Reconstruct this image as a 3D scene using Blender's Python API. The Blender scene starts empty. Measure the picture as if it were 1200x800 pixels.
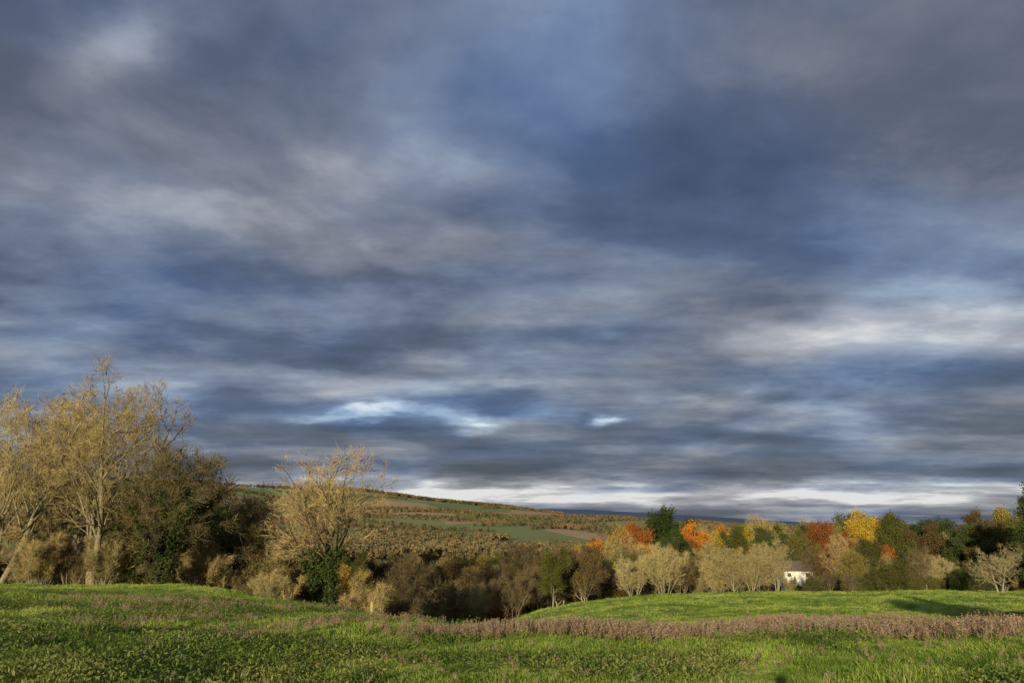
import bpy, math, random
import numpy as np
from mathutils import Vector
random.seed(3)
R = np.random.default_rng(11)
scene = bpy.context.scene
COL = scene.collection

# ------------------------------------------------------------------ terrain
US = np.array([-0.75,-.42,-.28,-.16,-.06,.05,.2,.4,.75])
DS = np.array([0,10,20,30,45,60,80,110,130,160,220,400,800,1500,2300,3000,3800,6000,8500,11000,15000.])
ZT = {
 -0.75:[-1.55,-1.97,-2.5,-3.0,-3.75,-4.5,-6.2,-10,-13,-16,-20,-24,-10,25,95,150,155,120,60,0,-40],
 -.42: [-1.55,-1.97,-2.5,-3.0,-3.8,-4.6,-6.6,-11,-14,-17,-21,-25,-16,20,85,142,132,60,60,0,-40],
 -.28: [-1.55,-1.97,-2.55,-3.2,-4.35,-5.8,-9,-13,-15,-18,-22,-26,-22,10,70,118,95,20,90,0,-40],
 -.16: [-1.55,-1.97,-2.6,-3.4,-5.5,-8.3,-11.7,-15,-17,-19,-23,-27,-26,4,52,96,65,0,110,0,-40],
 -.06: [-1.55,-1.97,-2.65,-3.95,-6.8,-9.6,-11.9,-14.3,-17,-19,-23,-28,-28,-4,34,66,36,-10,125,0,-40],
 .05:  [-1.55,-1.97,-2.65,-4.05,-6.3,-7.7,-9.0,-11.1,-14.5,-17,-22,-28,-29,-12,12,34,6,-20,135,0,-40],
 .2:   [-1.55,-1.97,-2.65,-3.95,-5.75,-6.7,-7.55,-9.4,-11.9,-15,-20,-27,-30,-24,-10,2,-10,-30,78,0,-40],
 .4:   [-1.55,-1.97,-2.6,-3.75,-5.2,-6.25,-7.2,-9.1,-11.3,-13.2,-17,-25,-30,-30,-30,-30,-35,-35,-10,-40,-60],
 .75:  [-1.55,-1.97,-2.6,-3.5,-4.8,-5.9,-7.1,-9.0,-11.2,-13.0,-17,-25,-30,-30,-30,-32,-35,-35,-40,-40,-60],
}
ZTA = np.array([ZT[u] for u in US])
def pchip(xk, Y, x):
    h = np.diff(xk); d = np.diff(Y,axis=1)/h
    m = np.zeros_like(Y); a=d[:,:-1]; b=d[:,1:]
    same = (a*b)>0
    m[:,1:-1] = np.where(same, 2*a*b/np.where(same,a+b,1), 0)
    m[:,0]=d[:,0]; m[:,-1]=d[:,-1]
    i = np.clip(np.searchsorted(xk,x)-1,0,len(xk)-2)
    r = np.arange(len(x)); hh=h[i]; t=np.clip((x-xk[i])/hh,0,1)
    y0=Y[r,i]; y1=Y[r,i+1]; m0=m[r,i]*hh; m1=m[r,i+1]*hh
    return (2*t**3-3*t**2+1)*y0+(t**3-2*t**2+t)*m0+(-2*t**3+3*t**2)*y1+(t**3-t**2)*m1
LD = np.log(DS+12)
def ground(x,y):
    x=np.atleast_1d(np.asarray(x,float)); y=np.atleast_1d(np.asarray(y,float))
    r=np.hypot(x,y); az=np.arctan2(x,y)
    d=np.maximum(y,.8*r)
    a=np.abs(az); u=np.where(a<.6435,np.tan(np.minimum(a,.6435)),.75)
    u=np.where(a>1.9,.75*np.cos((a-1.9)/(math.pi-1.9)*math.pi/2),u)*np.sign(az)
    n=len(x); cols=np.zeros((n,len(US)))
    ld=np.log(np.clip(d,0,15000)+12)
    for k in range(len(US)):
        cols[:,k]=pchip(LD,np.repeat(ZTA[k][None,:],n,0),ld)
    z=pchip(US,cols,np.clip(u,-.75,.75))
    w=np.clip((r-3)/10,0,1)*np.clip((400-r)/200,0,1)
    z+= w*(.18*np.sin(x*.31+1.3+.7*np.sin(y*.13))*np.cos(y*.21+.5)+.08*np.sin(x*.9+y*.4)*np.sin(y*.8-x*.3)+.04*np.sin(x*2.3+1.1*np.sin(y*1.7))*np.sin(y*2.1+x*.8))
    w2=np.clip((r-700)/1500,0,1)*np.clip((9000-r)/4000,0,1)
    z+= w2*(7*np.sin(x*.004+.8)*np.cos(y*.003)+4*np.sin(x*.011+y*.005))
    return z
def g1(x,y): return float(ground(x,y)[0])

# ------------------------------------------------------------------ materials
def newmat(name):
    m=bpy.data.materials.new(name); m.use_nodes=True
    nt=m.node_tree; b=nt.nodes['Principled BSDF']; b.inputs['Roughness'].default_value=.85
    b.inputs['Specular IOR Level'].default_value=.15
    return m,nt,b
def ramp(nt,stops,interp='LINEAR'):
    n=nt.nodes.new('ShaderNodeValToRGB'); cr=n.color_ramp; cr.interpolation=interp
    while len(cr.elements)<len(stops): cr.elements.new(.5)
    for e,(p,c) in zip(cr.elements,stops): e.position=p; e.color=(*c,1)
    return n
def foliage(name, c1, c2, c3, trans=.25, varscale=None):
    m,nt,b=newmat(name)
    at=nt.nodes.new('ShaderNodeAttribute'); at.attribute_name='tone'
    oi=nt.nodes.new('ShaderNodeObjectInfo')
    ad=nt.nodes.new('ShaderNodeMath'); ad.operation='MULTIPLY_ADD'
    nt.links.new(oi.outputs['Random'],ad.inputs[0]); ad.inputs[1].default_value=.5
    sc=nt.nodes.new('ShaderNodeMath'); sc.operation='MULTIPLY'; sc.inputs[1].default_value=.6
    nt.links.new(at.outputs['Fac'],sc.inputs[0]); nt.links.new(sc.outputs[0],ad.inputs[2])
    last=ad.outputs[0]
    if varscale:
        for vs_,am in ((varscale,2.1),(varscale*5,1.5)):
            nz=nt.nodes.new('ShaderNodeTexNoise'); nz.inputs['Scale'].default_value=vs_; nz.inputs['Detail'].default_value=3
            nt.links.new(oi.outputs['Location'],nz.inputs['Vector'])
            a2=nt.nodes.new('ShaderNodeMath'); a2.operation='MULTIPLY_ADD'; a2.inputs[1].default_value=am
            s2=nt.nodes.new('ShaderNodeMath'); s2.operation='SUBTRACT'; s2.inputs[1].default_value=.5
            nt.links.new(nz.outputs['Fac'],s2.inputs[0]); nt.links.new(s2.outputs[0],a2.inputs[0]); nt.links.new(last,a2.inputs[2]); last=a2.outputs[0]
    rp=ramp(nt,[(0,c1),(.5,c2),(1,c3)])
    nt.links.new(last,rp.inputs[0]); nt.links.new(rp.outputs[0],b.inputs['Base Color'])
    if trans>0:
        tr=nt.nodes.new('ShaderNodeBsdfTranslucent'); nt.links.new(rp.outputs[0],tr.inputs['Color'])
        mx=nt.nodes.new('ShaderNodeMixShader'); mx.inputs[0].default_value=trans
        out=nt.nodes['Material Output']
        nt.links.new(b.outputs[0],mx.inputs[1]); nt.links.new(tr.outputs[0],mx.inputs[2]); nt.links.new(mx.outputs[0],out.inputs[0])
    return m
def barkmat(name,c1,c2,s=6):
    m,nt,b=newmat(name)
    tc=nt.nodes.new('ShaderNodeTexCoord'); nz=nt.nodes.new('ShaderNodeTexNoise'); nz.inputs['Scale'].default_value=s; nz.inputs['Detail'].default_value=4
    nt.links.new(tc.outputs['Object'],nz.inputs['Vector'])
    rp=ramp(nt,[(.35,c1),(.65,c2)]); nt.links.new(nz.outputs['Fac'],rp.inputs[0]); nt.links.new(rp.outputs[0],b.inputs['Base Color'])
    return m
bark=barkmat('bark',(.13,.11,.07),(.34,.285,.17))
bark_pale=barkmat('bark_pale',(.2,.175,.11),(.42,.365,.24))
bark_dark=barkmat('bark_dark',(.035,.03,.02),(.13,.10,.06))
twig_gold=foliage('twig_gold',(.26,.195,.08),(.44,.335,.135),(.60,.47,.20),0)
twig_red=foliage('twig_red',(.27,.19,.085),(.44,.32,.145),(.58,.44,.20),0)
twig_pale=foliage('twig_pale',(.25,.20,.09),(.41,.335,.15),(.56,.47,.23),0)
twig_brown=foliage('twig_brown',(.09,.065,.035),(.16,.12,.06),(.26,.20,.10),0)
L={}
L['gold']=foliage('leaf_gold',(.26,.17,.025),(.46,.31,.04),(.62,.44,.06))
L['khaki']=foliage('leaf_khaki',(.12,.10,.025),(.27,.215,.045),(.44,.34,.07))
L['olive']=foliage('leaf_olive',(.045,.058,.013),(.10,.115,.024),(.20,.19,.04))
L['green']=foliage('leaf_green',(.02,.038,.010),(.045,.075,.018),(.085,.12,.03))
L['orange']=foliage('leaf_orange',(.36,.09,.012),(.60,.18,.02),(.66,.30,.03))
L['rust']=foliage('leaf_rust',(.14,.045,.012),(.32,.10,.02),(.46,.17,.03))
L['brown']=foliage('leaf_brown',(.055,.038,.02),(.13,.09,.035),(.24,.165,.055))
L['ivy']=foliage('leaf_ivy',(.012,.028,.007),(.03,.052,.012),(.10,.12,.03),.1)
grassM=foliage('grass_blade',(.11,.17,.032),(.29,.41,.055),(.56,.60,.15),.4,.13)
weedM=foliage('seed_head',(.22,.125,.10),(.37,.225,.18),(.50,.34,.27),.15)
stalkM=foliage('weed_stalk',(.2,.15,.07),(.27,.25,.08),(.24,.32,.07),.1)
nettleM=foliage('rough_leaf',(.07,.11,.022),(.14,.21,.04),(.32,.32,.09),.35,.5)

# ------------------------------------------------------------------ mesh helpers
def build(name,parts,mats):
    vs=[];tn=[];lv=[];ls=[];mi=[];off=0;lo=0
    for v,f,m,t in parts:
        if len(f)==0: continue
        vs.append(v);tn.append(np.broadcast_to(t,(len(v),)))
        k=f.shape[1]; lv.append((f+off).ravel()); ls.append(lo+np.arange(len(f))*k); lo+=len(f)*k
        mi.append(np.full(len(f),m)); off+=len(v)
    V=np.concatenate(vs).astype(np.float32);LV=np.concatenate(lv).astype(np.int32);LS=np.concatenate(ls).astype(np.int32)
    me=bpy.data.meshes.new(name); me.vertices.add(len(V)); me.vertices.foreach_set('co',V.ravel())
    me.loops.add(len(LV)); me.loops.foreach_set('vertex_index',LV)
    me.polygons.add(len(LS)); me.polygons.foreach_set('loop_start',LS)
    me.polygons.foreach_set('material_index',np.concatenate(mi).astype(np.int32))
    me.update(calc_edges=True)
    a=me.attributes.new('tone','FLOAT','POINT'); a.data.foreach_set('value',np.concatenate(tn).astype(np.float32))
    for m in mats: me.materials.append(m)
    me.validate()
    return me
def norm(a): return a/np.maximum(np.linalg.norm(a,axis=-1,keepdims=True),1e-9)
def tubes(p0,p1,r0,r1,k,m,rng):
    n=len(p0)
    d=norm(p1-p0); ref=np.where(np.abs(d[:,2:3])>.9,np.array([[1.,0,0]]),np.array([[0,0,1.]]))
    a=norm(np.cross(d,ref)); b=np.cross(d,a)
    th=np.arange(k)*2*math.pi/k
    ring=(np.cos(th)[None,:,None]*a[:,None,:]+np.sin(th)[None,:,None]*b[:,None,:])
    v=np.concatenate([p0[:,None]+ring*r0[:,None,None],p1[:,None]+ring*r1[:,None,None]],1).reshape(-1,3)
    i=np.arange(k); j=(i+1)%k
    f=np.stack([i,j,j+k,i+k],1)[None]+(np.arange(n)*2*k)[:,None,None]
    return (v,f.reshape(-1,4),m,np.repeat(rng.random(n),2*k))
def leaves(c,s,m,tone,rng,asp=.65):
    n=len(c); a=norm(rng.normal(size=(n,3))); b=norm(np.cross(a,rng.normal(size=(n,3))))
    a=a*s[:,None]; b=b*s[:,None]*asp
    v=np.stack([c-a,c+b*.9,c+a,c-b*.9],1).reshape(-1,3)
    f=np.arange(4*n).reshape(n,4)
    return (v,f,m,np.repeat(tone,4))
def twigs(p,d,l,w,m,tone,rng):
    n=len(p); s=norm(np.cross(d,rng.normal(size=(n,3))))*w[:,None]*.5
    mid=p+d*l[:,None]*.55+rng.normal(size=(n,3))*l[:,None]*.05
    tip=p+d*l[:,None]+rng.normal(size=(n,3))*l[:,None]*.10
    v=np.stack([p-s,p+s,mid+s*.7,tip,mid-s*.7],1).reshape(-1,3)
    f=np.arange(5*n).reshape(n,5)
    return (v,f,m,np.repeat(tone,5))

def tree(name,seed,H=18,stems=1,trunkfrac=.8,nl=(11,7,6,6),limb=.46,ang=(30,62),up=.10,lean=0,
         spray=2,twl=(.5,1.1),tww=.024,leaf=0,leafs=(.1,.18),leafspread=.45,mats=None,rad=.30,wig=.13,start=.2,ivy=0,droop=0,stemspread=.25,env=None,rmin=.010,ang0=None,lump=.08):
    """env=(centre height, horizontal radius, vertical radius): the crown's outer limit"""
    rng=np.random.default_rng(seed); rr=random.Random(seed)
    segs=[[],[],[]]; ends=[]; ivyp=[]
    def vec(a): return np.array(a,float)
    def outside(q,f=1.):
        if env is None: return False
        cz,rw,rh=env; v=np.array([q[0]/rw,q[1]/rw,(q[2]-cz)/rh]); r=np.linalg.norm(v)
        a=math.atan2(v[1],v[0]); k=f*(1+lump*math.sin(3*a+seed+v[2])+lump*.8*math.sin(5*a+2*v[2]*3+seed*2))
        if q[2]<cz-rh*.2: return math.hypot(v[0],v[1])>k
        return r>k*.93
    def branch(p,d,length,rad,lev,cl):
        n=[9,6,4,3,2][lev]; pts=[p]; dirs=[]
        sl=length/n; r=rad
        for i in range(n):
            d=d+np.array([rr.gauss(0,1),rr.gauss(0,1),rr.gauss(0,1)])*wig*(1 if lev else .45)
            d[2]+=up*(1.0 if lev in(1,2) else .4) - (droop if lev>=2 else 0)
            d=d/np.linalg.norm(d)
            q=p+d*sl; t=(i+1)/n
            r2=rad*(1-t*.75) if lev else rad*(1-t*.9)
            k=0 if lev==0 else (1 if lev<=2 else 2)
            segs[k].append((p,q+d*sl*.03,r,r2)); r=r2
            if lev>=2: ends.append((q,d,cl,lev))
            if ivy and lev<=1 and q[2]<H*ivy: ivyp.append((p,q,r))
            p=q; pts.append(p); dirs.append(d)
            if outside(q+d*sl*(.9 if lev==0 else 0),.9 if lev==0 else 1.): break
        n=len(dirs)
        if lev>=4 or lev>=len(nl): return
        m=nl[lev]; m=max(2,int(m*rr.uniform(.75,1.25)))
        if env is not None and lev: m=max(1,int(round(m*n/[9,6,4,3,2][lev])))
        st=start if lev==0 else .15
        for c in range(m):
            t=st+(1-st)*((c+rr.random()*.9)/m); t=min(t,.98)
            fi=t*n; i=min(int(fi),n-1); fr=fi-i
            bp=pts[i]*(1-fr)+pts[i+1]*fr; bd=dirs[i]
            if outside(bp): continue
            a=math.radians(rr.uniform(*(ang0 if (ang0 and lev==0) else ang)))
            ra=c*2.4+rr.uniform(-.6,.6)
            ref=np.array([0,0,1.]) if abs(bd[2])<.9 else np.array([1.,0,0])
            s1=np.cross(bd,ref); s1/=np.linalg.norm(s1); s2=np.cross(bd,s1)
            nd=bd*math.cos(a)+(s1*math.cos(ra)+s2*math.sin(ra))*math.sin(a)
            if lev==0: ln=H*limb*(1-.5*t)*rr.uniform(.75,1.15)
            else: ln=length*rr.uniform(.42,.62)*(1-.35*t)
            rc=max(rmin,min(rad*(1-.7*t)*.6,rad*.55)*rr.uniform(.7,1.))
            branch(bp,nd,ln,rc,lev+1,rr.random() if lev in(1,2) else cl)
    for s in range(stems):
        a=s*2*math.pi/stems+rr.uniform(0,1); sp=stemspread*rr.uniform(.6,1.2) if stems>1 else 0
        d=vec([math.cos(a)*sp+lean,math.sin(a)*sp,1]); d/=np.linalg.norm(d)
        hh=H*trunkfrac*(rr.uniform(.75,1) if stems>1 else 1)
        branch(vec([math.cos(a)*.25*(stems>1),math.sin(a)*.25*(stems>1),-.6]),d,hh,rad*(1 if stems==1 else .62),0,rr.random())
    parts=[]
    for k,(sg,sides) in enumerate(zip(segs,(8,5,3))):
        if sg:
            p0=np.array([x[0] for x in sg]);p1=np.array([x[1] for x in sg]);r0=np.array([x[2] for x in sg]);r1=np.array([x[3] for x in sg])
            parts.append(tubes(p0,p1,np.maximum(r0,.011),np.maximum(r1,.009),sides,0 if k<2 else 1,rng))
    E=np.array([e[0] for e in ends]);D=np.array([e[1] for e in ends]);C=np.array([e[2] for e in ends]);LV=np.array([e[3] for e in ends])
    if spray:
        idx=np.repeat(np.arange(len(E)),spray)
        d=norm(D[idx]+rng.normal(size=(len(idx),3))*.6+np.array([0,0,.2-droop*2]))
        l=rng.uniform(*twl,len(idx)); p=E[idx]+rng.normal(size=(len(idx),3))*.04
        parts.append(twigs(p,d,l,np.full(len(idx),tww)*rng.uniform(.5,1.2,len(idx)),1,np.clip(C[idx]*.7+rng.random(len(idx))*.3,0,1),rng))
    if leaf:
        n=int(leaf); w=.05+C**2.2; idx=rng.choice(len(E),n,p=w/w.sum())
        c=E[idx]+rng.normal(size=(n,3))*leafspread
        parts.append(leaves(c,rng.uniform(*leafs,n),2,np.clip(C[idx]*.6+rng.random(n)*.4,0,1),rng))
    if ivy and ivyp:
        n=20000; idx=rng.integers(0,len(ivyp),n)
        P0=np.array([x[0] for x in ivyp]);P1=np.array([x[1] for x in ivyp]);RR=np.array([x[2] for x in ivyp])
        t=rng.random((n,1)); lmp=.15+.5*np.abs(np.sin(idx*1.7))
        c=P0[idx]*(1-t)+P1[idx]*t+norm(rng.normal(size=(n,3)))*(RR[idx]+lmp*rng.random(n)**.5)[:,None]
        parts.append(leaves(c,rng.uniform(.08,.15,n),3,rng.random(n),rng))
    return build(name,parts,mats)
def recol(me,name,mats):
    m=me.copy(); m.name=name
    for i,x in enumerate(mats): m.materials[i]=x
    return m
def M3(b,t,l): return [b,t,L[l],L['ivy']]

P={}
P['bareA']=tree('bareA',1,H=20,stems=5,stemspread=.40,trunkfrac=1.05,nl=(11,6,6,5),limb=.40,ang=(24,54),ang0=(20,54),up=.06,spray=1,twl=(.35,.8),tww=.019,leaf=200,leafs=(.05,.09),mats=M3(bark,twig_gold,'gold'),rad=.46,start=.22,env=(12,7.4,8.6),rmin=.012)
P['bareB']=tree('bareB',2,H=20,stems=4,stemspread=.32,trunkfrac=1.05,nl=(13,7,6,5),limb=.44,ang=(24,56),ang0=(24,62),up=.06,spray=1,twl=(.35,.8),tww=.019,leaf=200,leafs=(.05,.09),mats=M3(bark,twig_gold,'gold'),rad=.50,start=.22,env=(12.3,7.6,8.4),rmin=.012)
P['bareC']=tree('bareC',15,H=17,stems=3,stemspread=.22,trunkfrac=1.0,nl=(13,7,5,4),limb=.46,ang=(26,58),ang0=(32,68),up=.05,spray=1,twl=(.35,.8),tww=.02,leaf=0,mats=M3(bark_dark,twig_red,'gold'),rad=.50,start=.36,ivy=.40,env=(11.0,6.3,6.4),rmin=.013,lump=.05)
P['ivyT']=tree('ivyT',7,H=14,stems=2,stemspread=.15,trunkfrac=.85,nl=(12,6,5,4),limb=.55,ang=(30,65),spray=2,leaf=5000,leafs=(.06,.11),mats=M3(bark_dark,twig_brown,'olive'),rad=.34,ivy=.66,lean=.14)
P['shrub']=tree('shrub',8,H=7,stems=7,stemspread=.6,trunkfrac=.9,nl=(7,5,5,4),limb=.42,ang=(16,42),spray=1,twl=(.35,.8),tww=.02,leaf=1200,leafs=(.05,.09),mats=M3(bark_pale,twig_pale,'khaki'),rad=.11,start=.15,wig=.16,up=.14)
P['shrubL']=tree('shrubL',9,H=6,stems=6,stemspread=.7,trunkfrac=.8,nl=(8,6,5,4),limb=.5,ang=(20,60),spray=1,twl=(.3,.7),leaf=22000,leafs=(.07,.13),leafspread=.3,mats=M3(bark,twig_brown,'olive'),rad=.13,start=.1,wig=.2)
P['leafA']=tree('leafA',21,H=15,stems=1,trunkfrac=.8,nl=(14,7,5,4),limb=.52,ang=(32,68),spray=1,leaf=24000,leafs=(.11,.2),leafspread=.45,mats=M3(bark,twig_brown,'khaki'),rad=.32,start=.15)
P['leafB']=tree('leafB',22,H=14,stems=2,trunkfrac=.8,nl=(13,7,5,4),limb=.48,ang=(30,62),spray=1,leaf=14000,leafs=(.11,.2),leafspread=.4,mats=M3(bark_pale,twig_pale,'khaki'),rad=.32,start=.12)
P['semi']=tree('semi',23,H=14,stems=3,trunkfrac=1.,nl=(11,6,5,4),limb=.50,ang=(26,56),spray=1,tww=.028,leaf=1500,leafs=(.08,.15),mats=M3(bark_pale,twig_pale,'khaki'),rad=.28,start=.12,env=(8,5.6,6.4),lump=.2)
P['semi3']=tree('semi3',33,H=13,stems=2,trunkfrac=.8,nl=(12,7,5,4),limb=.56,ang=(28,62),spray=1,tww=.028,leaf=1500,leafs=(.08,.15),mats=M3(bark_pale,twig_pale,'khaki'),rad=.28,start=.12,lean=.1)
P['semi2']=tree('semi2',24,H=14,stems=2,trunkfrac=1.,nl=(13,7,6,4),limb=.54,ang=(26,56),spray=1,tww=.028,leaf=3000,leafs=(.08,.15),mats=M3(bark_pale,twig_gold,'gold'),rad=.28,start=.15,env=(8.2,5.9,6.2),lump=.18)
P['bareWhite']=tree('bareWhite',25,H=8,stems=2,stemspread=.5,trunkfrac=.75,nl=(9,6,4,3),limb=.6,ang=(35,70),spray=1,twl=(.3,.7),leaf=0,mats=M3(bark_pale,twig_pale,'khaki'),rad=.28,wig=.24,start=.25)
P['conifer']=tree('conifer',26,H=16,stems=1,trunkfrac=.97,nl=(44,7,4),limb=.30,ang=(60,85),up=.02,spray=1,leaf=26000,leafs=(.12,.22),leafspread=.35,mats=M3(bark_dark,twig_brown,'green'),rad=.25,start=.08,droop=.05)
for l in ('olive','orange','rust','brown','green','gold'):
    P['leafA_'+l]=recol(P['leafA'],'leafA_'+l,M3(bark,twig_brown,l)); P['leafB_'+l]=recol(P['leafB'],'leafB_'+l,M3(bark_pale,twig_brown,l))
    P['shrubL_'+l]=recol(P['shrubL'],'shrubL_'+l,M3(bark,twig_brown,l))
P['semi_brown']=recol(P['semi'],'semi_brown',M3(bark,twig_brown,'brown'))
P['semi3_brown']=recol(P['semi3'],'semi3_brown',M3(bark,twig_brown,'brown'))
P['semi_rust']=recol(P['semi3'],'semi_rust',M3(bark,twig_red,'rust'))
P['shrub_gold']=recol(P['shrub'],'shrub_gold',M3(bark_pale,twig_gold,'gold'))
P['shrub_brown']=recol(P['shrub'],'shrub_brown',M3(bark,twig_brown,'brown'))

def put(name,key,x,y,s=1,rz=None,parent=None,sz=None,dz=0):
    o=bpy.data.objects.new(name,P[key]); COL.objects.link(o)
    o.location=(x,y,g1(x,y)+dz); o.rotation_euler=(0,0,random.uniform(0,6.28) if rz is None else rz)
    o.scale=(s,s,sz or s)
    if parent: o.parent=parent
    return o
def empty(name):
    e=bpy.data.objects.new(name,None); COL.objects.link(e); return e

put('bare_ash_tree','bareA',-46,73,1.04,.3)
put('bare_ash_tree','bareB',-38.2,75,1.04,1.3)
put('bare_ash_tree','bareA',-54,80,1.1,2.2)
put('bare_ash_tree','bareB',-47.5,88,1.14,4.0)
put('ivy_covered_tree','ivyT',-31.5,73,.95,0)
put('ivy_covered_tree','ivyT',-35,76,.8,1.1)
put('ivy_covered_tree','ivyT',-27.5,82,.8,2.4)
put('bare_oak_tree','bareC',-17.4,78,1.1,.5)
put('bare_willow_tree','shrub_gold',-13.0,74,.8,1)
put('bare_willow_tree','shrub',-21,71,.45,2)
put('bare_willow_tree','shrub_gold',-23,80,.7,3)
put('tall_conifer_tree','conifer',71.0,108,.85,0)
put('pale_bare_tree','bareWhite',58,98,.8,1.2)

E1=empty('woodland_edge_scrub')
for i in range(34):
    x=random.uniform(-60,-31); y=random.uniform(73,88)
    put('scrub',random.choice(['shrub','shrub_gold','shrub_brown','shrubL_olive','shrub']),x,y,random.uniform(.4,.75),parent=E1)
for i in range(40):
    x=random.uniform(-31,-9); y=random.uniform(78,98) + (abs(x+18)<5)*6
    put('scrub',random.choice(['shrub','shrub_brown','shrubL_brown','shrubL_olive','shrubL_brown','shrub_brown','semi3_brown','shrub_gold']),x,y,random.uniform(.4,.75) if y<90 else random.uniform(.55,.78),parent=E1)
for (x,y,k,s) in [(-27,86,'leafB_olive',.75),(-24.5,84,'semi3',.7),(-30,90,'semi_brown',.9),(-25,92,'leafA_gold',.6),(-35,92,'leafB_olive',.8),(-45,94,'semi_brown',.9),(-53,94,'semi_brown',.9),
                  (-24,90,'semi_brown',.65),(-13,84,'shrubL_brown',.9),(-11,92,'semi3_brown',.55),(-25,83,'shrubL_brown',1.0),(-20,88,'shrubL_brown',.85)]:
    put('scrub',k,x,y,s,parent=E1)

W=empty('autumn_woodland')
CU,CD=.347,172.; CX,CY=CU*CD,CD
def blocks(x,y,h):
    if abs(x/y-CU)<.009+h*.001 and y<CY+5 and h>3.4: return True      # the clearing in front of the cottage
    dx,dy=CX-x,CY-y; t=dx*.2907+dy*.9568; s=abs(dx*.9568-dy*.2907)
    return 0<t<5.2*h*.7+3 and s<2.6+h*.27
kinds=['leafA','leafB','semi','semi2','semi3','leafA_olive','leafB_gold','semi2','semi_rust','leafB_rust','leafA_brown','leafB_olive','leafA_green','semi_brown','leafB_rust','leafB_orange','leafA_gold']
dark=['leafA_green','leafA_olive','leafB_olive','leafA_brown','leafB_green','semi_brown','leafA_olive']
def scatter(n,u0,u1,d0,d1,h0,h1,kinds,seed=0):
    rr=random.Random(seed)
    for i in range(n):
        u=u0+(u1-u0)*(i+rr.random())/n; d=rr.uniform(d0,d1); x=u*d
        k=rr.choice(kinds)
        if u>.47 and rr.random()<.55 and h1>9: k=rr.choice(dark)
        base=7 if k.startswith('shrub') else 14; h=rr.uniform(h0,h1); rz=rr.uniform(0,6.28); a=rr.uniform(.85,1.25)
        if d<CY+4 and blocks(x,d,h): continue
        put('tree',k,x,d,h/base*a,rz=rz,parent=W,sz=h/base)
scatter(22,-.14,.10,106,125,5,9,['semi_brown','leafB_brown','semi3_brown','shrub_brown','shrubL_brown','leafA_olive','semi3','shrubL_olive'],seed=1)  # hollow's shade put into the colour: darker brown and olive kinds, next row too
scatter(28,-.17,.10,125,150,8.5,12,['semi_brown','semi3','semi3_brown','leafB_brown','leafB_olive','semi_rust','leafA_brown','leafA_olive','leafA_green'],seed=2)
scatter(4,-.09,.0,108,114,4,6,['leafB_rust','shrubL_orange'],seed=3)
scatter(30,-.36,.12,165,215,10,13.5,['leafA','leafB','leafA_olive','leafB_gold','semi2','leafB_olive','semi3'],seed=4)
scatter(34,-.4,.1,240,340,11,14,['leafA','leafB_gold','leafA_olive','leafB','semi2'],seed=5)
scatter(20,.06,.36,114,126,3.5,8.,['shrub','semi3','shrub_gold','shrub_brown','semi','shrubL_olive','semi_brown','shrubL_brown','shrub'],seed=6)
scatter(26,.36,.70,114,124,2.6,6,['shrubL_olive','shrubL_green','shrub','shrubL_olive','semi_brown','shrubL_green'],seed=7)
scatter(26,.07,.72,128,142,6.,9.5,['semi','semi3','leafB','semi_brown','leafA_olive','semi_rust','leafB_olive','semi3_brown','semi2'],seed=8)
scatter(34,.08,.74,150,180,9.,13.,kinds,seed=9)
scatter(40,.08,.76,190,240,12,18,kinds,seed=10)
scatter(32,.08,.78,260,340,18,25,['leafA','leafB_olive','leafB_gold','semi2','leafA_brown'],seed=12)
for x_,k_,s_ in ((-3.6,'shrub',.5),(3.6,'shrubL_olive',.7),(-1.8,'shrubL_olive',.3),(1.2,'shrub_gold',.26)): put('tree',k_,CX+x_,CY-6,s_,parent=W)
for (u,d,k,h) in [(.105,185,'leafA_orange',14),(.125,190,'leafB_gold',15),(.15,200,'leafA_rust',18.5),(.185,200,'conifer',20),(.2,205,'leafA_green',19),(.225,195,'leafA_orange',17),(.215,188,'leafB_rust',16),
                  (.24,205,'leafA_orange',17),(.165,180,'leafB_orange',14.5),(.135,180,'leafB_orange',13),(.30,190,'semi2',17),(.36,184,'leafB_olive',14),(.40,165,'semi_rust',13),(.5,150,'leafA_brown',12),(.46,150,'leafB_orange',10),
                  (.56,140,'leafA_green',11),(.60,135,'leafA_olive',12),(.63,130,'leafA_green',11.5),(.655,125,'leafA_green',11),(.58,150,'leafA_brown',13.5),(.27,185,'leafA_gold',15),(.33,186,'semi2',14)]:
    put('tree',k,u*d,d,h/15,parent=W)

# trees outside the picture whose shadows fall on the field
put('oak_tree','leafA_olive',12.2,0,.62,0)
put('hawthorn_tree','shrubL_olive',13.5,-7,1.0,1)
put('hawthorn_tree','shrubL_olive',-50,10,1.05,0); put('hawthorn_tree','shrubL_olive',-43,16,.95,1); put('hawthorn_tree','shrubL_brown',-38,10,.8,2)

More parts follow.
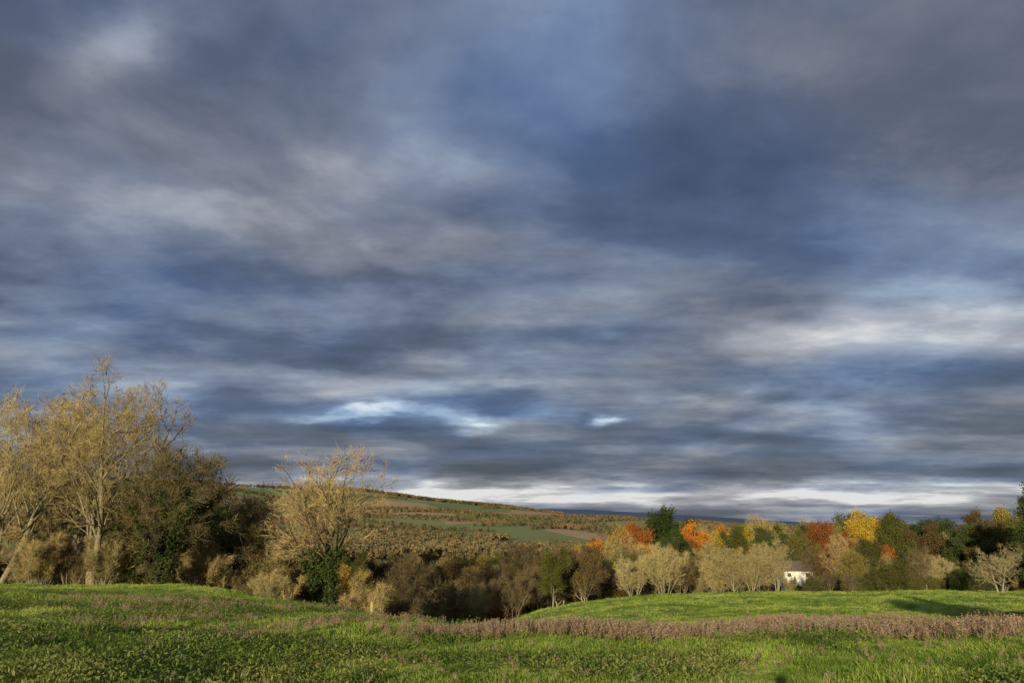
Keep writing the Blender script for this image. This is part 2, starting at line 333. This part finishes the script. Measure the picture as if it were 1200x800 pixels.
# ------------------------------------------------------------------ geometry-nodes scatter
def proto(name,meshes):
    c=bpy.data.collections.new(name)
    for i,m in enumerate(meshes):
        o=bpy.data.objects.new(name+'_part',m); c.objects.link(o)
    return c
def scatterGN(name,pts,rot,scl,coll):
    me=bpy.data.meshes.new(name); me.vertices.add(len(pts)); me.vertices.foreach_set('co',pts.astype(np.float32).ravel())
    a=me.attributes.new('rot','FLOAT_VECTOR','POINT'); a.data.foreach_set('vector',rot.astype(np.float32).ravel())
    a=me.attributes.new('scl','FLOAT','POINT'); a.data.foreach_set('value',scl.astype(np.float32))
    o=bpy.data.objects.new(name,me); COL.objects.link(o)
    ng=bpy.data.node_groups.new(name+'_gn','GeometryNodeTree')
    ng.interface.new_socket('Geometry',in_out='INPUT',socket_type='NodeSocketGeometry')
    ng.interface.new_socket('Geometry',in_out='OUTPUT',socket_type='NodeSocketGeometry')
    N=ng.nodes; gi=N.new('NodeGroupInput'); go=N.new('NodeGroupOutput'); ip=N.new('GeometryNodeInstanceOnPoints')
    ci=N.new('GeometryNodeCollectionInfo'); ci.inputs['Collection'].default_value=coll; ci.inputs['Separate Children'].default_value=True; ci.inputs['Reset Children'].default_value=True
    ra=N.new('GeometryNodeInputNamedAttribute'); ra.data_type='FLOAT_VECTOR'; ra.inputs['Name'].default_value='rot'
    sa=N.new('GeometryNodeInputNamedAttribute'); sa.data_type='FLOAT'; sa.inputs['Name'].default_value='scl'
    er=N.new('FunctionNodeEulerToRotation')
    rv=N.new('FunctionNodeRandomValue'); rv.data_type='INT'
    for s in rv.inputs:
        if s.type=='INT' and s.name=='Max': s.default_value=len(coll.objects)-1
    l=ng.links.new
    l(gi.outputs[0],ip.inputs['Points']); l(ci.outputs[0],ip.inputs['Instance']); ip.inputs['Pick Instance'].default_value=True
    l(ra.outputs[0],er.inputs[0]); l(er.outputs[0],ip.inputs['Rotation']); l(sa.outputs[0],ip.inputs['Scale'])
    l([s for s in rv.outputs if s.type=='INT'][0],ip.inputs['Instance Index'])
    l(ip.outputs[0],go.inputs[0])
    md=o.modifiers.new('scatter','NODES'); md.node_group=ng
    return o
def wedge(n,d0,d1,u0=-.8,u1=.8):
    d=np.sqrt(R.uniform(d0**2,d1**2,n))
    u=R.uniform(u0,u1,n); return u*d,d
def nz2(x,y,s,seed=0):
    q=0
    rg=np.random.default_rng(seed)
    for k in range(7):
        a=rg.uniform(0,6.28); f=s*rg.uniform(.5,2.2); q=q+np.sin((x*math.cos(a)+y*math.sin(a))*f+rg.uniform(0,6.28)+1.3*np.sin(x*f*.6+k))
    return q/7*1.6

def tuft(seed,n,h,w,spread):
    rng=np.random.default_rng(seed)
    p=np.zeros((n,3)); a=rng.uniform(0,6.28,n); r=spread*np.sqrt(rng.random(n)); p[:,0]=r*np.cos(a);p[:,1]=r*np.sin(a); p[:,2]=-.02
    d=np.stack([np.cos(a)*.7,np.sin(a)*.7,np.ones(n)],1)+rng.normal(size=(n,3))*.4; d[:,2]=np.abs(d[:,2]); d=norm(d)
    return build('tuft',[twigs(p,d,rng.uniform(.5,1,n)*h,np.full(n,w),0,rng.random(n),rng)],[grassM])
GC=proto('grass_tufts',[tuft(i,34,.11,.012,.15) for i in range(5)])
X=[];Y=[];S=[]
for n,d0,d1,s in [(24000,7,16,.75),(30000,16,30,1.0),(28000,30,60,1.4),(32000,60,122,1.9)]:
    x,y=wedge(n,d0,d1,-.75,.75); X.append(x);Y.append(y)
    S.append(s*R.uniform(.45,1.15,n)*(1+.5*nz2(x,y,.9,1)+.6*nz2(x,y,2.8,2)))
X=np.concatenate(X);Y=np.concatenate(Y);S=np.clip(np.concatenate(S),.22,3)
keep=~((Y>72)&(X<-8))
X,Y,S=X[keep],Y[keep],S[keep]
pts=np.stack([X,Y,ground(X,Y)],1); rot=np.stack([R.normal(0,.12,len(X)),R.normal(0,.12,len(X)),R.uniform(0,6.28,len(X))],1)
scatterGN('field_grass',pts,rot,S,GC)

def weed(seed,h=.55):
    rng=np.random.default_rng(seed); parts=[]
    ns=5; st=[]
    for s in range(ns):
        a=rng.uniform(0,6.28); l=h*rng.uniform(.5,1); b=np.array([.08*math.cos(a),.08*math.sin(a),0]); tp=b+np.array([math.cos(a)*.14*rng.random(),math.sin(a)*.14*rng.random(),l]); st.append((b,tp))
    p0=np.array([s[0] for s in st]);p1=np.array([s[1] for s in st])
    parts.append(tubes(p0,p1,np.full(ns,.005),np.full(ns,.003),3,1,rng))
    n=150; i=rng.integers(0,ns,n); t=(1-.5*rng.random(n)**1.2)[:,None]; w=.045*(1.25-t[:,0])*2
    c=p0[i]*(1-t)+p1[i]*t+rng.normal(size=(n,3))*w[:,None]*.6
    parts.append(leaves(c,rng.uniform(.008,.021,n),0,rng.random(n),rng))
    n=20; i=rng.integers(0,ns,n); t=(.5*rng.random(n))[:,None]
    c=p0[i]*(1-t)+p1[i]*t+rng.normal(size=(n,3))*.05
    parts.append(leaves(c,rng.uniform(.03,.06,n),2,rng.random(n),rng,.4))
    return build('weed',parts,[weedM,stalkM,nettleM])
WC=proto('weeds',[weed(i) for i in range(4)])
X=[];Y=[];S=[]
def addw(x,y,s): X.append(x);Y.append(y);S.append(s)
n=4600; x=R.uniform(-3.4,11.8,n); f=np.clip((x+3.4)/4.5,0.15,1)*np.clip((12.2-x)/2,.2,1)
y=19.2-.20*x+.6*np.sin(x*.45+.6)+R.normal(0,.35+.45*np.clip((x+2)/9,0,1),n); k=((nz2(x,y,1.3,4)+.8*nz2(x,y,3.1,7))>-.5-.5*R.random(n))&(R.random(n)<f); addw(x[k],y[k],R.uniform(.25,.92,k.sum())*(.7+.3*f[k]))
n=1000; x=R.uniform(13,22,n); y=43+R.normal(0,1.2,n)+.8*np.sin(x); k=nz2(x,y,.8,14)>-.2; addw(x[k],y[k],R.uniform(.4,.85,k.sum()))
n=1200; x=R.uniform(-12,-2,n); y=R.uniform(16,26,n); k=nz2(x,y,.7,5)>.25; addw(x[k],y[k],R.uniform(.25,.6,k.sum()))
n=1000; x=R.uniform(-17,-3,n); y=R.uniform(26,42,n); k=nz2(x,y,.4,8)>.3; addw(x[k],y[k],R.uniform(.35,.75,k.sum()))
n=420; x=R.uniform(-11,9,n); y=R.uniform(9.5,17,n); addw(x,y,R.uniform(.2,.45,n))
X=np.concatenate(X);Y=np.concatenate(Y);S=np.concatenate(S)
scatterGN('dried_seedhead_weeds',np.stack([X,Y,ground(X,Y)],1),np.stack([R.normal(0,.12,len(X)),R.normal(0,.12,len(X)),R.uniform(0,6.28,len(X))],1),S,WC)

def rough(seed):
    rng=np.random.default_rng(seed); n=110
    c=rng.normal(size=(n,3))*np.array([.13,.13,.05]); c[:,2]=np.abs(c[:,2])+.02
    return build('rough',[leaves(c,rng.uniform(.010,.026,n),0,rng.random(n),rng,.4)],[nettleM])
RC=proto('rough_plants',[rough(i) for i in range(3)])
x,y=wedge(18000,7.5,45,-.75,.7); q=nz2(x,y,.55,9)+.6*nz2(x,y,1.8,10); k=(q>.05+.4*(x/y+.3))
x,y=x[k],y[k]
scatterGN('rough_pasture_plants',np.stack([x,y,ground(x,y)],1),np.stack([0*x,0*x,R.uniform(0,6.28,len(x))],1),R.uniform(.6,2.0,len(x)),RC)

def lod(seed,mat):
    rng=np.random.default_rng(seed); parts=[]
    n=260; dirn=norm(rng.normal(size=(n,3))); lob=norm(rng.normal(size=(9,3))); bump=.72+.35*np.max(dirn@lob.T,axis=1)**4
    c=dirn*np.array([4.2,4.2,4.4])*(bump*rng.uniform(.75,1,n))[:,None]; c[:,2]+=5.2; c[:,2]=np.maximum(c[:,2],.4)
    parts.append(leaves(c,rng.uniform(.7,1.3,n),0,rng.random(n),rng,.8))
    parts.append(tubes(np.array([[0,0,-1.]]),np.array([[0,0,6.]]),np.array([.3]),np.array([.15]),5,1,rng))
    return build('lod',parts,[mat,bark])
far1=foliage('far_leaf',(.08,.085,.045),(.16,.135,.065),(.30,.20,.09),.1,.02)
DC=proto('far_trees',[lod(i,far1) for i in range(5)])
def hedge(x0,y0,x1,y1,step=7):
    n=max(2,int(math.hypot(x1-x0,y1-y0)/step)); t=np.linspace(0,1,n); return x0+(x1-x0)*t+R.normal(0,2,n),y0+(y1-y0)*t+R.normal(0,2,n)
X=[];Y=[];S=[]
x,y=wedge(9000,330,1100,-.62,.85); k=nz2(x,y,.008,20)>-.1; X.append(x[k]);Y.append(y[k]);S.append(R.uniform(.6,1.2,k.sum()))
x,y=wedge(16000,1100,3000,-.62,.85); k=(nz2(x,y,.004,21)>.5)|((y>1100)&(x/y>.22)&(nz2(x,y,.004,22)>-.3)); X.append(x[k]);Y.append(y[k]);S.append(R.uniform(.7,1.3,k.sum()))
for i in range(40):
    y0=random.uniform(900,2900); u0=random.uniform(-.6,.2); dx=random.uniform(200,700)*random.choice((-1,1)); dy=random.uniform(60,420)
    a,b=hedge(u0*y0,y0,u0*y0+dx,y0+dy); k=b<2950; X.append(a[k]);Y.append(b[k]);S.append(R.uniform(.5,1.0,k.sum()))
x,y=wedge(5500,2800,3250,-.7,.18); k=nz2(x,y,.006,30)>-.2; X.append(x[k]);Y.append(y[k]);S.append(R.uniform(.8,1.4,k.sum()))
X=np.concatenate(X);Y=np.concatenate(Y);S=np.concatenate(S)
scatterGN('distant_trees',np.stack([X,Y,ground(X,Y)],1),np.stack([0*X,0*X,R.uniform(0,6.28,len(X))],1),S,DC)

# ------------------------------------------------------------------ ground sheet
az=np.concatenate([np.radians(np.linspace(-50,50,401)),np.radians(np.arange(54,310,4))])
rr_=np.concatenate([[.02,1.0],np.geomspace(2,15000,330)])
A,RR=np.meshgrid(az,rr_); gx=(np.sin(A)*RR).ravel(); gy=(np.cos(A)*RR).ravel(); gz=ground(gx,gy)
na=len(az); nr=len(rr_)
V=np.stack([gx,gy,gz],1)
i=np.arange(na); j=(i+1)%na; F=[]
for k in range(nr-1): F.append(np.stack([k*na+i,(k+1)*na+i,(k+1)*na+j,k*na+j],1))
F=np.concatenate(F)[:,::-1]
gm,nt,b=newmat('pasture_ground'); l=nt.links.new; N=nt.nodes
ge=N.new('ShaderNodeNewGeometry')
def noise(s,d=4,v=None,r=.5):
    n=N.new('ShaderNodeTexNoise'); n.inputs['Scale'].default_value=s; n.inputs['Detail'].default_value=d; n.inputs['Roughness'].default_value=r
    l(v or ge.outputs['Position'],n.inputs['Vector']); return n.outputs['Fac']
near=ramp(nt,[(.3,(.11,.16,.03)),(.5,(.25,.35,.05)),(.7,(.40,.43,.12))]); l(noise(.35,6,None,.65),near.inputs[0])
vo=N.new('ShaderNodeTexVoronoi'); vo.inputs['Scale'].default_value=.0042
mp=N.new('ShaderNodeMapping'); mp.inputs['Scale'].default_value=(1.25,.6,0); mp.inputs['Rotation'].default_value=(0,0,.5); mp.inputs['Location'].default_value=(150,90,0); l(ge.outputs['Position'],mp.inputs[0]); l(mp.outputs[0],vo.inputs['Vector'])
sc=N.new('ShaderNodeSeparateColor'); l(vo.outputs['Color'],sc.inputs[0])
fld=ramp(nt,[(0,(.24,.30,.09)),(.16,(.34,.31,.13)),(.32,(.56,.37,.19)),(.46,(.24,.31,.09)),(.56,(.62,.40,.21)),(.70,(.30,.32,.11)),(.80,(.50,.33,.17)),(.93,(.20,.27,.08))],'CONSTANT'); l(sc.outputs[0],fld.inputs[0])
def mix(f,a,bb,mode='MIX'):
    m=N.new('ShaderNodeMix'); m.data_type='RGBA'; m.blend_type=mode
    if hasattr(f,'links'): l(f,m.inputs[0])
    else: m.inputs[0].default_value=f
    for s,v in ((m.inputs[6],a),(m.inputs[7],bb)):
        if hasattr(v,'links'): l(v,s)
        else: s.default_value=(*v,1)
    return m.outputs[2]
def mr(v,a,bb):
    m=N.new('ShaderNodeMapRange'); m.inputs['From Min'].default_value=a; m.inputs['From Max'].default_value=bb; l(v,m.inputs['Value']); return m.outputs[0]
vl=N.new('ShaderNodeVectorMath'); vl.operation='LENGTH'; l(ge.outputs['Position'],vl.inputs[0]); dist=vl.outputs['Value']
fl2=mix(mr(noise(.012,6,None,.65),.35,.65),fld.outputs[0],(.26,.23,.12))
fl3=mix(.35,fld.outputs[0],fl2)
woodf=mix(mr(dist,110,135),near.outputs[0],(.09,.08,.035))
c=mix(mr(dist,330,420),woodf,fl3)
c=mix(mr(dist,3200,5200),c,(.09,.125,.19))  # haze put into the colour: far hills turn bluish with distance
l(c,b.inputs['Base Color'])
bp=N.new('ShaderNodeBump'); bp.inputs['Strength'].default_value=.5; bp.inputs['Distance'].default_value=.15; l(noise(7,5,None,.7),bp.inputs['Height']); l(bp.outputs[0],b.inputs['Normal'])
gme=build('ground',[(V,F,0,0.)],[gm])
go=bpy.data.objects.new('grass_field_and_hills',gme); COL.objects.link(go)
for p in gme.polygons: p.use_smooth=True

# ------------------------------------------------------------------ cottage
def simple(name,c,c2=None,s=8):
    return barkmat(name,c,c2 or c,s)
wall=simple('white_render',(.74,.73,.69),(.82,.81,.78),3); roofm=simple('slate_roof',(.10,.085,.07),(.17,.13,.10),5); glass=simple('window_glass',(.02,.025,.03)); brick=simple('chimney_brick',(.25,.12,.07),(.34,.18,.11)); doorm=simple('door_paint',(.05,.09,.06))
cot=empty('white_cottage'); cot.location=(CX,CY,-11.9); cot.rotation_euler=(0,0,math.radians(-8))
def box(name,lo,hi,mat,par):
    lo=np.array(lo,float);hi=np.array(hi,float)
    v=[(x,y,z) for x in(lo[0],hi[0]) for y in(lo[1],hi[1]) for z in(lo[2],hi[2])]
    f=[(0,1,3,2),(4,6,7,5),(0,4,5,1),(2,3,7,6),(0,2,6,4),(1,5,7,3)]
    me=bpy.data.meshes.new(name); me.from_pydata(v,[],f); me.materials.append(mat); o=bpy.data.objects.new(name,me); COL.objects.link(o); o.parent=par; return o
me=bpy.data.meshes.new('walls'); w,dp,h,rg=2.9,2.2,2.2,3.7
me.from_pydata([(-w,-dp,-4),(w,-dp,-4),(w,dp,-4),(-w,dp,-4),(-w,-dp,h),(w,-dp,h),(w,dp,h),(-w,dp,h),(-w,0,rg),(w,0,rg)],[],[(0,1,5,4),(2,3,7,6),(1,2,6,9,5),(3,0,4,8,7),(4,5,9,8),(6,7,8,9)])
me.materials.append(wall); o=bpy.data.objects.new('walls',me); COL.objects.link(o); o.parent=cot
me=bpy.data.meshes.new('roof'); e=.35; t=.18; sl=(rg-h)/dp
vs=[]
for x in(-w-e,w+e):
    for (yy,zz) in [(-dp-e,h-e*sl+.03),(0,rg+.03),(dp+e,h-e*sl+.03),(dp+e,h-e*sl+t),(0,rg+t+.03),(-dp-e,h-e*sl+t)]: vs.append((x,yy,zz))
me.from_pydata(vs,[],[(0,1,7,6),(1,2,8,7),(2,3,9,8),(3,4,10,9),(4,5,11,10),(5,0,6,11),(0,5,4,1),(1,4,3,2),(6,7,10,11),(7,8,9,10)])
me.materials.append(roofm); o=bpy.data.objects.new('roof',me); COL.objects.link(o); o.parent=cot
for k,x in enumerate((-1.9,1.8)):
    box('window_%d'%(k+1),(x-.35,-dp-.03,.9),(x+.35,-dp+.02,1.6),glass,cot)
    box('lower_window_%d'%(k+1),(x-.4,-dp-.03,-1.9),(x+.4,-dp+.02,-.9),glass,cot)
box('door',(-.45,-dp-.03,-2.9),(.45,-dp+.02,-.9),doorm,cot)
box('chimney',(1.8,-.4,2.9),(2.4,.3,4.5),brick,cot)

wood=simple('weathered_wood',(.3,.24,.12),(.42,.34,.18),10)
po=empty('wooden_footpath_post'); px,py=-6.1,36; po.location=(px,py,g1(px,py))
box('post',(-.05,-.05,-.3),(.05,.05,.75),wood,po); box('marker',(-.06,-.072,.5),(.06,-.052,.64),simple('marker_yellow',(.4,.34,.08)),po)

# ------------------------------------------------------------------ photographer
def person():
    J={'pel':(0,0,.95,.15),'wst':(0,0,1.12,.135),'chs':(0,0,1.36,.165),'nk':(0,.01,1.52,.06),'hd':(0,.03,1.64,.095),'tp':(0,.02,1.76,.075),
       'sl':(-.2,0,1.45,.065),'el':(-.3,.12,1.22,.045),'wl':(-.1,.34,1.5,.03),'hl':(-.05,.38,1.56,.035),
       'sr':(.2,0,1.45,.065),'er':(.3,.12,1.22,.045),'wr':(.1,.34,1.5,.03),'hr':(.05,.38,1.56,.035),
       'pl':(-.1,0,.88,.095),'kl':(-.13,.02,.5,.06),'al':(-.15,0,.09,.042),'tl':(-.17,.16,.04,.035),
       'prr':(.1,0,.88,.095),'kr':(.13,.02,.5,.06),'ar':(.15,0,.09,.042),'tr':(.17,.16,.04,.035)}
    Ed=[('pel','wst'),('wst','chs'),('chs','nk'),('nk','hd'),('hd','tp'),('chs','sl'),('sl','el'),('el','wl'),('wl','hl'),('chs','sr'),('sr','er'),('er','wr'),('wr','hr'),
        ('pel','pl'),('pl','kl'),('kl','al'),('al','tl'),('pel','prr'),('prr','kr'),('kr','ar'),('ar','tr')]
    ks=list(J); me=bpy.data.meshes.new('photographer'); me.from_pydata([J[k][:3] for k in ks],[(ks.index(a),ks.index(b)) for a,b in Ed],[])
    o=bpy.data.objects.new('photographer',me); COL.objects.link(o); o.location=(0,-.55,g1(0,-.55)); me.materials.append(simple('dark_coat',(.03,.035,.05)))
    md=o.modifiers.new('skin','SKIN')
    for i,k in enumerate(ks): me.skin_vertices[0].data[i].radius=(J[k][3],J[k][3])
    me.skin_vertices[0].data[0].use_root=True
    s=o.modifiers.new('sub','SUBSURF'); s.levels=2; s.render_levels=2
person()

# ------------------------------------------------------------------ sun
EL=math.radians(9.9); AZ=math.radians(16.9)
sd=bpy.data.lights.new('sun','SUN'); sd.energy=5; sd.angle=math.radians(.5); sd.color=(1,.87,.60)
so=bpy.data.objects.new('sun',sd); COL.objects.link(so)
so.rotation_euler=Vector((math.sin(AZ)*math.cos(EL),math.cos(AZ)*math.cos(EL),-math.sin(EL))).to_track_quat('-Z','Y').to_euler()

# ------------------------------------------------------------------ sky with cloud deck
w=bpy.data.worlds.new('sky'); scene.world=w; w.use_nodes=True; nt=w.node_tree; N=nt.nodes; N.clear(); l=nt.links.new
def V_(op,a,b=None):
    n=N.new('ShaderNodeVectorMath'); n.operation=op
    for i,v in enumerate((a,b)):
        if v is None: continue
        if hasattr(v,'links'): l(v,n.inputs[i])
        else: n.inputs[i].default_value=v
    return n.outputs['Value'] if op in('DOT_PRODUCT','LENGTH') else n.outputs[0]
def Mt(op,a,b=None,c=None,clamp=False):
    n=N.new('ShaderNodeMath'); n.operation=op; n.use_clamp=clamp
    for i,v in enumerate((a,b,c)):
        if v is None: continue
        if hasattr(v,'links'): l(v,n.inputs[i])
        else: n.inputs[i].default_value=v
    return n.outputs[0]
def comb(x,y,z=0.):
    n=N.new('ShaderNodeCombineXYZ')
    for i,v in enumerate((x,y,z)):
        if hasattr(v,'links'): l(v,n.inputs[i])
        else: n.inputs[i].default_value=v
    return n.outputs[0]
def nse(v,s,d=6,r=.5,dist=0.):
    n=N.new('ShaderNodeTexNoise'); n.inputs['Scale'].default_value=s; n.inputs['Detail'].default_value=d; n.inputs['Roughness'].default_value=r; n.inputs['Distortion'].default_value=dist
    l(v,n.inputs['Vector']); return n
tc=N.new('ShaderNodeTexCoord'); sp=N.new('ShaderNodeSeparateXYZ'); l(tc.outputs['Generated'],sp.inputs[0])
x,y,z=sp.outputs
ym=Mt('MAXIMUM',Mt('ABSOLUTE',y),.12)
Pp=Mt('DIVIDE',x,ym); Q=Mt('DIVIDE',z,ym)
zc=Mt('ADD',Mt('MAXIMUM',z,0.),.17)
plane=comb(Mt('MULTIPLY',Mt('DIVIDE',x,zc),.95),Mt('DIVIDE',y,zc),0.)
PQ=comb(Pp,Q,0.)
wn=nse(plane,1.6,7,.58)
wv=V_('MULTIPLY',V_('SUBTRACT',wn.outputs['Color'],(.5,.5,.5)),(.5,.26,0))
wf=Mt('MULTIPLY_ADD',Mt('MINIMUM',Mt('MAXIMUM',Q,0.),.4),2.0,.14)
n_=N.new('ShaderNodeVectorMath'); n_.operation='SCALE'; l(wv,n_.inputs[0]); l(wf,n_.inputs['Scale'])
W2=V_('ADD',PQ,n_.outputs[0])
def blob(p,q,sp_,sq):
    d=V_('MULTIPLY',V_('SUBTRACT',W2,(p,q,0)),(1/sp_,1/sq,0))
    return Mt('POWER',.3679,V_('DOT_PRODUCT',d,d))
bl=[(-.57,.67,.09,.05,.42),(-.60,.55,.25,.07,.06),(-.2,.43,.30,.045,.20),(-.55,.44,.22,.05,.14),(.3,.47,.32,.10,-.2),(.55,.66,.30,.14,.10),
    (-.42,.325,.34,.05,-.22),(.38,.25,.36,.030,.22),(.62,.29,.12,.03,.18),(-.65,.27,.12,.02,.16),(-.28,.225,.28,.03,-.14),(-.2,.165,.35,.012,.14),(.35,.09,.5,.03,-.12),(-.15,.195,.3,.012,.12),
    (.2,.035,.75,.013,.55),(-.19,.135,.09,.010,.6),(.125,.118,.022,.010,.7),(-.06,.125,.035,.01,.45),(.25,.15,.12,.012,.2),(.3,.066,.6,.012,-.16)]
n1=nse(plane,1.35,9,.52,.25); n2=nse(plane,4.6,7,.58,.2)
m_=N.new('ShaderNodeMapRange'); m_.interpolation_type='SMOOTHERSTEP'; m_.inputs['From Min'].default_value=.33; m_.inputs['From Max'].default_value=.67; l(n1.outputs['Fac'],m_.inputs['Value'])
B=Mt('MULTIPLY_ADD',Mt('SUBTRACT',m_.outputs[0],.5),.36,.43)
B=Mt('MULTIPLY_ADD',Mt('SUBTRACT',n2.outputs['Fac'],.5),.34,B)
QL=Mt('LOGARITHM',Mt('ADD',Mt('MAXIMUM',Q,0.),.06),2.718)
n3=nse(comb(Mt('MULTIPLY',Pp,1.5),Mt('MULTIPLY',QL,2.6),3.),2.3,9,.58,.1)
fade=Mt('SUBTRACT',1.,Mt('MULTIPLY',Mt('MAXIMUM',Q,0.),1.9),clamp=True)
B=Mt('MULTIPLY_ADD',Mt('MULTIPLY',Mt('SUBTRACT',n3.outputs['Fac'],.5),fade),1.6,B)
for (p,q,a,c_,am) in bl: B=Mt('MULTIPLY_ADD',blob(p,q,a,c_),am,B)
B=Mt('MAXIMUM',Mt('MINIMUM',B,1.),0.)
def s2l(c): return tuple(((v/255)/12.92 if v/255<.04045 else ((v/255+.055)/1.055)**2.4) for v in c)
g=ramp(nt,[(0,s2l((62,70,88))),(.3,s2l((92,99,118))),(.55,s2l((131,135,148))),(.8,s2l((174,176,185))),(1,s2l((230,231,231)))]); l(B,g.inputs[0])
bl_=ramp(nt,[(0,s2l((54,72,106))),(.3,s2l((76,98,138))),(.55,s2l((110,134,172))),(.8,s2l((156,184,214))),(1,s2l((216,230,242)))]); l(B,bl_.inputs[0])
hn=nse(plane,1.2,5,.5,.2)
hue=Mt('MULTIPLY_ADD',Mt('SUBTRACT',hn.outputs['Fac'],.5),3.0,.32)
hb=[(.3,.45,.35,.12,.5),(0,.6,.2,.2,.3),(-.17,.425,.25,.06,-.4),(.38,.25,.35,.03,-.5),(.6,.64,.25,.12,-.4),(-.1,.135,.3,.02,.5),(.2,.03,.8,.02,-.4),(.125,.118,.04,.015,.5)]
for (p,q,a,c_,am) in hb: hue=Mt('MULTIPLY_ADD',blob(p,q,a,c_),am,hue)
hue=Mt('MAXIMUM',Mt('MINIMUM',hue,1.),0.)
mx=N.new('ShaderNodeMix'); mx.data_type='RGBA'; l(hue,mx.inputs[0]); l(g.outputs[0],mx.inputs[6]); l(bl_.outputs[0],mx.inputs[7])
bc=N.new('ShaderNodeBackground'); l(mx.outputs[2],bc.inputs[0]); bc.inputs[1].default_value=1.
sky=N.new('ShaderNodeTexSky'); sky.sky_type='NISHITA'; sky.sun_disc=False; sky.sun_elevation=EL; sky.sun_rotation=math.pi+AZ
bs=N.new('ShaderNodeBackground'); l(sky.outputs[0],bs.inputs[0]); bs.inputs[1].default_value=.08
ms=N.new('ShaderNodeMixShader'); ms.inputs[0].default_value=.9
l(bs.outputs[0],ms.inputs[1]); l(bc.outputs[0],ms.inputs[2]); out=N.new('ShaderNodeOutputWorld'); l(ms.outputs[0],out.inputs[0])

# ------------------------------------------------------------------ camera
cd=bpy.data.cameras.new('camera'); cd.sensor_width=36; cd.lens=27.7; cd.clip_end=40000; cd.clip_start=.05
co=bpy.data.objects.new('camera',cd); COL.objects.link(co); co.location=(0,0,0); co.rotation_euler=(math.radians(90+12.9),0,0)
scene.camera=co
scene.view_settings.view_transform='Standard'; scene.view_settings.look='None'; scene.view_settings.exposure=0
